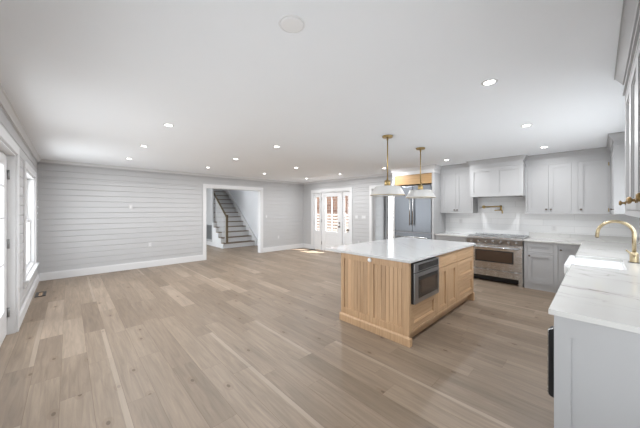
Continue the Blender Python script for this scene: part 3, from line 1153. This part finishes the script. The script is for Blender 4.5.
# ---- counters
ZC = 0.915
m = MB()
m.prism([(1.981, -0.479), (6.899, -0.479), (6.899, 0.985), (6.238, 0.985), (6.238, 0.197), (4.56, 0.197), (4.56, -0.185), (3.78, -0.185), (3.78, 0.197), (1.981, 0.197)], 0.885, ZC)
solo('countertop', m, QUARTZ, 'white veined quartz countertop around the sink, running to the range', 'countertop', bevel=0.002)
m = MB(); m.box(6.238, 6.899, 1.968, 2.657, 0.885, ZC)
solo('countertop', m, QUARTZ, 'short white quartz countertop between the range and the refrigerator', 'countertop', bevel=0.002)
# backsplash
m = MB()
m.box(6.886, 6.8995, -0.479, 0.99, 1.02, ZU0)
m.box(6.886, 6.8995, 0.99, 1.935, ZC, 1.754)
m.box(6.886, 6.8995, 1.935, 2.657, ZC + 0.0, ZU0)
m.box(5.38, 6.886, -0.479, -0.466, 1.02, ZU0 + 0.01)
m.box(1.981, 3.20, -0.479, -0.466, 1.02, 1.438)
m.box(3.21, 5.37, -0.479, -0.466, 1.02, 1.07)
struct('trim_23', m, TILE)
m = MB()
m.box(6.880, 6.8995, -0.479, 0.985, ZC + 0.0005, 1.02)
m.box(1.981, 6.88, -0.479, -0.460, ZC + 0.0005, 1.02)
struct('trim_24', m, QUARTZ)

# ---- apron sink
sk = thing('apron_sink', 'white fireclay apron sink set into the quartz counter', 'sink', (4.14, 0.02, 0.66))
m = MB()
x0, x1, y0, y1, zt, zb = 3.765, 4.575, -0.195, 0.245, 0.884, 0.66
m.box(x0, x1, y0, y1, zb, zb + 0.03)
m.box(x0, x0 + 0.03, y0, y1, zb + 0.03, zt)
m.box(x1 - 0.03, x1, y0, y1, zb + 0.03, zt)
m.box(x0 + 0.03, x1 - 0.03, y0, y0 + 0.03, zb + 0.03, zt)
m.box(x0 + 0.03, x1 - 0.03, y1 - 0.035, y1, zb + 0.03, zt)
part('basin', m, PORC, sk, bevel=0.006)
m = MB(); m.box(3.782, 4.558, 0.200, 0.252, 0.80, 0.913)
part('apron_rim', m, PORC, sk, bevel=0.014)
m = MB(); m.cyl((4.17, 0.02, 0.69), (4.17, 0.02, 0.694), 0.045)
part('drain', m, CHAMP, sk)

# ---- faucet
fx, fy = 4.38, -0.262
fc = thing('kitchen_faucet', 'tall champagne gold arched faucet behind the sink', 'faucet', (fx, fy, ZC))
m = MB()
m.lathe((fx, fy, ZC), [(0.0, 0), (0.036, 0), (0.036, 0.008), (0.033, 0.012), (0.033, 0.095), (0.026, 0.105), (0.017, 0.112), (0.0, 0.112)])
part('base', m, CHAMP, fc)
m = MB(); m.lathe((fx, fy, ZC), [(0.0, 0.0005), (0.042, 0.0005), (0.042, 0.006), (0.036, 0.007), (0.0, 0.007)])
part('gasket', m, BLACK, fc)
pts = [(fx, fy, ZC + 0.10), (fx, fy, 1.16)]
R_ = 0.135
for k in range(1, 19):
    t = pi * k / 18 * 0.98
    pts.append((fx, fy + R_ - R_ * cos(t), 1.215 + 0.135 * sin(t)))
pts.append((fx, fy + 2 * R_ + 0.004, 1.165))
m = MB(); m.tube(pts, 0.0165, n=16)
part('spout', m, CHAMP, fc)
m = MB(); m.cyl((fx, fy + 2 * R_ + 0.004, 1.168), (fx, fy + 2 * R_ + 0.004, 1.160), 0.013)
part('aerator', m, BLACK, fc)
m = MB(); m.tube([(fx - 0.02, fy, ZC + 0.075), (fx - 0.045, fy + 0.012, ZC + 0.085), (fx - 0.06, fy + 0.06, ZC + 0.135)], [0.016, 0.010, 0.007])
part('lever', m, CHAMP, fc)

# ------------------------------------------------------------------ range
rg = thing('kitchen_range', 'wide stainless steel range under the white hood', 'range', (6.57, 1.47, 0))
RX, RY0, RY1 = 6.25, 0.99, 1.962
FG = Face('X', RX, -1)
m = MB()
m.box(RX + 0.035, 6.875, RY0, RY1, 0.12, 0.905)
part('body', m, STEEL, rg)
m = MB(); m.box(RX + 0.08, 6.87, RY0 + 0.01, RY1 - 0.01, 0.03, 0.119)
part('plinth', m, BLACK, rg)
for y in (RY0 + 0.035, RY1 - 0.035):
    for x in (RX + 0.06, 6.83):
        l = MB(); l.box(x - 0.035, x + 0.035, y - 0.034, y + 0.034, 0.0, 0.12)
        part('leg', l, STEEL, rg)
m = MB(); m.prism([(RX - 0.035, 0.905), (RX - 0.035, 0.885), (RX, 0.775), (RX + 0.035, 0.775), (RX + 0.035, 0.905)], RY0, RY1, 'Y')
cp = part('control_panel', m, MSTEEL, rg, bevel=0.004)
nrm = Vector((-0.11, 0, -0.035)).normalized()
for k in range(7):
    y = RY0 + 0.10 + k * (RY1 - RY0 - 0.2) / 6
    c = Vector((RX - 0.018, y, 0.83))
    q = MB(); q.cyl(c, c + nrm * 0.012, 0.029, n=20); q.cyl(c + nrm * 0.012, c + nrm * 0.045, 0.022, 0.018, n=20)
    part('control_knob', q, STEEL, rg)
m = MB(); m.box(RX - 0.03, 6.875, RY0, RY1, 0.906, 0.925)
part('cooktop', m, STEEL, rg, bevel=0.003)
m = MB(); m.box(6.845, 6.875, RY0, RY1, 0.926, 0.955)
part('back_guard', m, STEEL, rg)
for k in range(3):
    y = RY0 + 0.165 + k * 0.32
    q = MB()
    for a in (-0.15, 0, 0.15):
        q.box(RX + 0.05, 6.82, y + a - 0.006, y + a + 0.006, 0.930, 0.935)
    for xx in (RX + 0.05, RX + 0.20, RX + 0.35, 6.81):
        q.box(xx - 0.007, xx + 0.007, y - 0.15, y + 0.15, 0.930, 0.9345)
    for xx in (RX + 0.05, 6.81):
        for a in (-0.15, 0.15):
            q.box(xx - 0.009, xx + 0.009, y + a - 0.009, y + a + 0.009, 0.9255, 0.931)
    part('grate', q, MSTEEL, rg)
    for xx in (RX + 0.16, RX + 0.44):
        q = MB(); q.cyl((xx, y, 0.9255), (xx, y, 0.9285), 0.045, 0.036)
        part('burner', q, IRON, rg)
m = MB()
FG.box(m, RY0 + 0.004, RY1 - 0.004, 0.27, 0.762, -0.034, 0.0)
od = part('oven_door', m, STEEL, rg, bevel=0.004)
m = MB(); FG.box(m, 1.135, 1.80, 0.415, 0.655, 0.0005, 0.003)
part('window_frame', m, BLACK, od)
m = MB(); FG.box(m, 1.155, 1.78, 0.435, 0.635, 0.003, 0.005)
part('window', m, OVENGLASS, od)
h = MB(); h.tube([FG.pt(RY0 + 0.05, 0.72, 0.055), FG.pt(RY1 - 0.05, 0.72, 0.055)], 0.014)
for a in (RY0 + 0.09, RY1 - 0.09):
    h.cyl(FG.pt(a, 0.72, 0), FG.pt(a, 0.72, 0.055), 0.010)
part('handle', h, STEEL, od)
m = MB(); FG.box(m, RY0 + 0.004, RY1 - 0.004, 0.125, 0.255, -0.034, 0.0)
part('storage_drawer', m, STEEL, rg, bevel=0.004)

# ---- pot filler
pf = thing('pot_filler', 'brass folding pot filler tap on the tile above the range', 'tap', (6.886, 1.8, 1.48))
WXp = 6.886
m = MB(); m.cyl((WXp, 1.805, 1.545), (WXp - 0.012, 1.805, 1.545), 0.035); m.cyl((WXp - 0.012, 1.805, 1.545), (WXp - 0.06, 1.805, 1.545), 0.016)
part('wall_flange', m, BRASS, pf)
m = MB(); m.tube([(WXp - 0.06, 1.825, 1.545), (WXp - 0.075, 1.645, 1.547), (WXp - 0.10, 1.465, 1.55)], 0.014)
part('arm', m, BRASS, pf)
m = MB(); m.cyl((WXp - 0.10, 1.455, 1.57), (WXp - 0.10, 1.455, 1.46), 0.020)
part('joint', m, BRASS, pf)
m = MB(); m.tube([(WXp - 0.10, 1.455, 1.475), (WXp - 0.14, 1.505, 1.47), (WXp - 0.18, 1.555, 1.465)], 0.011)
part('lower_arm', m, BRASS, pf)
m = MB(); m.tube([(WXp - 0.10, 1.450, 1.48), (WXp - 0.115, 1.430, 1.45), (WXp - 0.115, 1.425, 1.40)], 0.014)
part('spout', m, BRASS, pf)

# ------------------------------------------------------------------ island
IX0, IX1, IY0, IY1 = 2.672, 4.815, 1.412, 2.40
ZI, ZT, ZIC = 0.903, 0.125, 0.934
isl = thing('kitchen_island', 'large natural oak kitchen island in the middle of the floor', 'kitchen island', ((IX0 + IX1) / 2, (IY0 + IY1) / 2, 0))
XA, XB, XC, XD, XE_, XF = 2.715, 3.362, 3.41, 4.07, 4.115, 4.79
m = MB()
m.box(IX0 + 0.022, XA, IY0 + 0.022, IY1, 0.0, ZI)
m.box(XB, IX1, IY0 + 0.022, IY1, ZT, ZI)
m.box(XA, XB, 1.98, IY1, ZT, ZI)
m.box(XA, XB, IY0 + 0.022, 1.98, ZT, 0.44)
m.box(XA, XB, IY0 + 0.022, 1.98, 0.892, ZI)
part('carcass', m, OAK, isl)
FI = Face('X', IX0, -1)
f = MB()
YM0, YM1 = 1.875, 1.935
for a0, a1 in [(IY0, IY0 + 0.08), (YM0, YM1), (IY1 - 0.05, IY1)]:
    FI.box(f, a0, a1, 0.10, ZI, -0.022, 0)
for a0, a1 in ((IY0 + 0.08, YM0), (YM1, IY1 - 0.05)):
    FI.box(f, a0, a1, 0.10, 0.175, -0.022, 0)
    FI.box(f, a0, a1, ZI - 0.075, ZI, -0.022, 0)
part('end_frame', f, OAK, isl, bevel=0.002)
for a0, a1 in ((IY0 + 0.08, YM0), (YM1, IY1 - 0.05)):
    p = MB()
    w = 0.052
    a = math.ceil(a0 / w) * w
    edges = [a0]
    while a < a1:
        if a - edges[-1] > 0.012:
            edges.append(a)
        a += w
    edges.append(a1)
    for q0, q1 in zip(edges[:-1], edges[1:]):
        FI.box(p, q0 + 0.0015, q1 - 0.0015, 0.175, ZI - 0.075, -0.021, -0.012)
    part('boarded_panel', p, OAKS, isl)
b = MB()
FI.box(b, IY0 - 0.022, IY1 + 0.01, 0.0, 0.085, -0.03, 0.024)
b.prism([(IX0 - 0.024, 0.085), (IX0, 0.085), (IX0, 0.10), (IX0 - 0.012, 0.10)], IY0 - 0.012, IY1 + 0.01, 'Y')
part('base_moulding', b, OAK, isl, bevel=0.003)
FJ = Face('Y', IY0, -1)
m = MB(); m.box(XA + 0.005, IX1 - 0.05, IY0 + 0.075, IY1 - 0.02, 0, ZT - 0.001)
part('toe_kick', m, OAKX, isl)
m = MB(); m.box(IX1 - 0.049, IX1 + 0.008, IY0 - 0.012, IY1, 0, ZT - 0.001)
part('foot_block', m, OAK, isl)
f = MB()
for a0, a1 in ((IX0 + 0.0225, XA), (XB, XC), (XD, XE_), (XF, IX1)):
    FJ.box(f, a0, a1, ZT, ZI, -0.022, 0)
for a0, a1 in ((XA, XB), (XC, XD), (XE_, XF)):
    FJ.box(f, a0, a1, ZT, ZT + 0.025, -0.022, 0)
    if a0 > 3:
        FJ.box(f, a0, a1, 0.888, ZI, -0.022, 0)
part('front_frame', f, OAK, isl, bevel=0.002)
G = 0.004
Z0 = ZT + 0.025 + G
part('drawer', shaker(FJ, XA + G, XB - G, Z0, 0.435, -0.021, frame=0.065), OAKX, isl)
part('drawer', shaker(FJ, XC + G, XD - G, 0.728, 0.884, -0.021, frame=0.04, rec=0.002, bead=False), OAKX, isl)
XM = (XC + XD) / 2
for a0, a1 in ((XC + G, XM - G / 2), (XM + G / 2, XD - G)):
    part('door', shaker(FJ, a0, a1, Z0, 0.720, -0.021, frame=0.06), OAK, isl)
part('drawer', shaker(FJ, XE_ + G, XF - G, 0.728, 0.884, -0.021, frame=0.04, rec=0.002, bead=False), OAKX, isl)
part('drawer', shaker(FJ, XE_ + G, XF - G, 0.444, 0.720, -0.021, frame=0.06), OAKX, isl)
part('drawer', shaker(FJ, XE_ + G, XF - G, Z0, 0.436, -0.021, frame=0.06), OAKX, isl)
m = MB()
m.prism([(2.648, 1.388), (4.842, 1.388), (4.842, 2.70), (2.648, 2.70)], ZI + 0.001, ZIC)
solo('island_countertop', m, QUARTZ2, 'big white quartz slab on top of the oak island', 'countertop', bevel=0.002)
m = MB(); m.lathe((IX0, 1.925, 0.866), [(0, 0), (0.025, 0), (0.027, -0.010), (0.022, -0.020), (0.0, -0.022)], axis='X', n=24)
solo('outlet_cap', m, PORC, 'small round white cap just under the island counter edge', 'outlet')

# ---- microwave in the island
mw = thing('microwave_oven', 'built-in steel and black glass microwave in the oak island', 'microwave', ((XA + XB) / 2, 1.7, 0.442))
m = MB(); m.box(XA + 0.004, XB - 0.004, IY0 + 0.02, 1.97, 0.441, 0.890)
part('body', m, BLACK, mw)
M0, M1 = XA + 0.002, XB - 0.002
m = MB(); FJ.box(m, M0, M1, 0.447, 0.888, -0.019, 0.026)
part('housing', m, BLACK, mw)
m = MB(); FJ.box(m, M0 + 0.004, M1, 0.788, 0.888, 0.0265, 0.040)
cp = part('control_panel', m, MSTEEL, mw, bevel=0.002)
m = MB(); FJ.box(m, M0 + 0.09, M1 - 0.04, 0.803, 0.87, 0.0402, 0.042)
part('display', m, BGLASS, cp)
m = MB(); FJ.box(m, M0 + 0.004, M1, 0.447, 0.778, 0.0265, 0.040)
d = part('door', m, MSTEEL, mw, bevel=0.003)
m = MB(); FJ.box(m, M0 + 0.09, M1 - 0.05, 0.50, 0.735, 0.0402, 0.042)
part('door_window', m, BGLASS, d)
m = MB(); FJ.box(m, M0 + 0.155, M1 - 0.12, 0.553, 0.688, 0.0422, 0.0435)
part('screen', m, OVENGLASS, d)

# ------------------------------------------------------------------ pendants
def pendant(x, y, label):
    r = thing('pendant_lamp', label, 'pendant lamp', (x, y, 1.685), 'pendants above the island')
    m = MB(); m.lathe((x, y, 0), [(0, H - 0.001), (0.074, H - 0.001), (0.074, H - 0.018), (0.066, H - 0.026), (0.0, H - 0.026)])
    part('canopy', m, BRASS, r)
    m = MB(); m.cyl((x, y, 1.90), (x, y, H - 0.026), 0.0085, n=12); m.cyl((x, y, H - 0.06), (x, y, H - 0.026), 0.013, n=12)
    part('rod', m, BRASS, r)
    m = MB(); m.lathe((x, y, 0), [(0, 1.93), (0.012, 1.928), (0.014, 1.902), (0.042, 1.896), (0.044, 1.825), (0.036, 1.816), (0, 1.816)])
    part('socket_cap', m, BRASS, r)
    m = MB(); m.lathe((x, y, 0), [(0, 1.816), (0.165, 1.812), (0.178, 1.804), (0.236, 1.70), (0.242, 1.686), (0.236, 1.685), (0.228, 1.70), (0.172, 1.796), (0.16, 1.803), (0.0, 1.806)], n=48)
    part('shade', m, SHADE, r)
    m = MB(); m.lathe((x, y, 0), [(0.2425, 1.689), (0.2445, 1.688), (0.2445, 1.682), (0.238, 1.682), (0.238, 1.6845), (0.2425, 1.686)], n=48)
    part('rim', m, BRASS, r)
    m = MB(); m.lathe((x, y, 0), [(0, 1.71), (0.022, 1.717), (0.032, 1.74), (0.022, 1.77), (0.014, 1.805), (0, 1.806)], n=20)
    part('bulb', m, PLASTIC, r)


pendant(3.298, 2.074, 'pendant lamp with brass rod and white shade over the near half of the island')
pendant(4.347, 2.09, 'pendant lamp with brass rod and white shade over the far half of the island')

# ------------------------------------------------------------------ recessed lights
def make_downlight(x, y, label):
    r = thing('recessed_light', label, 'ceiling light', (x, y, H), 'recessed lights in the white ceiling')
    m = MB(); m.lathe((x, y, H), [(0.038, -0.001), (0.042, -0.005), (0.056, -0.004), (0.060, -0.0005)], n=28)
    part('trim_ring', m, TRIM, r)
    m = MB(); m.lathe((x, y, H), [(0.0, -0.003), (0.040, -0.003), (0.040, -0.001), (0, -0.001)], n=28)
    part('lens', m, LENS, r, 'glowing white lens')
    d = bpy.data.lights.new('lamp_light', 'AREA')
    d.shape = 'DISK'; d.size = 0.075
    d.energy = LAMP
    d.color = (0.97, 0.985, 1.0)
    o = bpy.data.objects.new('lamp_light', d)
    o.location = (0, 0, -0.006)
    o.parent = r
    C.objects.link(o)
    return r


def copy_downlight(src, x, y, label):
    r = src.copy(); C.objects.link(r)
    r.location = (x, y, H); r['label'] = label
    for ch in list(src.children):
        c = ch.copy(); c.parent = r; C.objects.link(c)
    return r


spots = [
    (2.517, 0.62, 'biggest recessed ceiling light, above the near end of the sink counter'),
    (4.142, 0.62, 'recessed ceiling light above the sink, second from the right edge'),
    (5.79, 0.63, 'recessed ceiling light in front of the wall cabinets right of the hood'),
    (5.79, 2.21, 'recessed ceiling light in front of the refrigerator and left wall cabinet'),
    (0.90, 3.68, 'leftmost nearest recessed light of the row beside the left wall'),
    (0.90, 5.17, 'second recessed light back in the row along the left wall'),
    (0.90, 6.66, 'farthest recessed light of the row along the left wall'),
    (2.51, 3.69, 'recessed ceiling light right of the opening to the stairs, nearest in its row'),
    (2.51, 5.18, 'middle recessed light in the second row from the left wall'),
    (2.51, 6.69, 'recessed light nearest the far wall above the left side of the stair opening'),
    (4.13, 5.22, 'recessed light to the right of the stair opening in the third row'),
    (4.13, 6.69, 'recessed light near the far wall above the right side of the stair opening'),
    (5.79, 3.74, 'recessed light just left of the wooden panel over the refrigerator'),
    (5.79, 5.24, 'recessed light in front of the entry door, nearer of two'),
    (5.79, 6.75, 'recessed light in the far corner beside the entry door'),
]
first = None
for x, y, lab in spots:
    if first is None:
        first = make_downlight(x, y, lab)
    else:
        copy_downlight(first, x, y, lab)

# ceiling speaker / detector disc
m = MB(); sp = thing('smoke_detector', 'round white disc fixed to the ceiling near the camera', 'smoke detector', (0.917, 1.197, H))
m.lathe((0.917, 1.197, H), [(0, -0.012), (0.055, -0.012), (0.064, -0.009), (0.066, -0.003), (0.066, -0.0003), (0, -0.0003)], n=40)
part('cover', m, PORC, sp)
m = MB(); m.lathe((0.917, 1.197, H), [(0.067, -0.0003), (0.067, -0.005), (0.073, -0.004), (0.075, -0.0003)], n=40)
part('ring', m, PORC, sp)


# ------------------------------------------------------------------ wall plates, registers
def plate(F, a, z, label, kind, w=0.075, h=0.118, gang=1, mat=None):
    nm = 'light_switch' if kind == 's' else 'wall_outlet'
    r = thing(nm, label, 'light switch' if kind == 's' else 'outlet', F.pt(a, z - h / 2, 0))
    W = w + 0.046 * (gang - 1)
    m = MB(); F.box(m, a - W / 2, a + W / 2, z - h / 2, z + h / 2, 0.0003, 0.006)
    part('plate', m, mat or PLASTIC, r, bevel=0.002)
    for k in range(gang):
        c = a + (k - (gang - 1) / 2) * 0.046
        if kind == 's':
            m = MB(); F.box(m, c - 0.016, c + 0.016, z - 0.033, z + 0.033, 0.006, 0.010)
            part('rocker', m, TRIM, r)
        else:
            for dz in (-0.02, 0.02):
                m = MB(); F.box(m, c - 0.016, c + 0.016, z + dz - 0.014, z + dz + 0.014, 0.006, 0.009)
                part('socket', m, TRIM, r)
    return r


plate(FF, 5.0, 1.245, 'white light switch on the far wall right of the stair opening', 's')
plate(FF, 5.51, 0.49, 'white outlet low on the far wall between stair opening and corner', 'o')
plate(FF, 1.11, 1.548, 'white wall plate at head height on the long shiplap wall', 's')
plate(FF, 1.52, 0.58, 'white outlet low on the long shiplap wall', 'o')
plate(FE, 5.33, 1.25, 'white switch plate on the entry wall right beside the entry door casing', 's', gang=2)
plate(FE, 5.05, 1.25, 'white switch plate on the entry wall nearer the side hall opening', 's', gang=3)
plate(FE, 5.25, 0.45, 'white outlet low on the entry wall beyond the island', 'o')
FT = Face('X', 6.886, -1)
plate(FT, 2.30, 1.20, 'white outlet on the tile left of the pot filler', 'o', mat=PLATEW)
plate(FT, 0.60, 1.12, 'white outlet on the tile below the wall cabinets right of the hood', 'o', mat=PLATEW)


def register(x0, x1, y0, y1, label, slat):
    r = thing('floor_register', label, 'floor vent', ((x0 + x1) / 2, (y0 + y1) / 2, 0))
    m = MB(); t = 0.038
    m.box(x0, x1, y0, y0 + t, 0.0003, 0.006); m.box(x0, x1, y1 - t, y1, 0.0003, 0.006)
    m.box(x0, x0 + t, y0 + t, y1 - t, 0.0003, 0.006); m.box(x1 - t, x1, y0 + t, y1 - t, 0.0003, 0.006)
    part('frame', m, BLACK, r)
    m = MB(); k = x0 + t + 0.01
    while k < x1 - t - 0.008:
        m.box(k, k + 0.008, y0 + t, y1 - t, 0.0003, 0.004); k += 0.02
    part('louvre', m, slat, r)


register(-0.42, -0.29, 6.55, 6.90, 'dark metal floor register on the floor by the left wall window', OAKX)
register(6.50, 6.64, 7.10, 7.45, 'dark metal floor register at the foot of the entry door sidelight', BLACK)
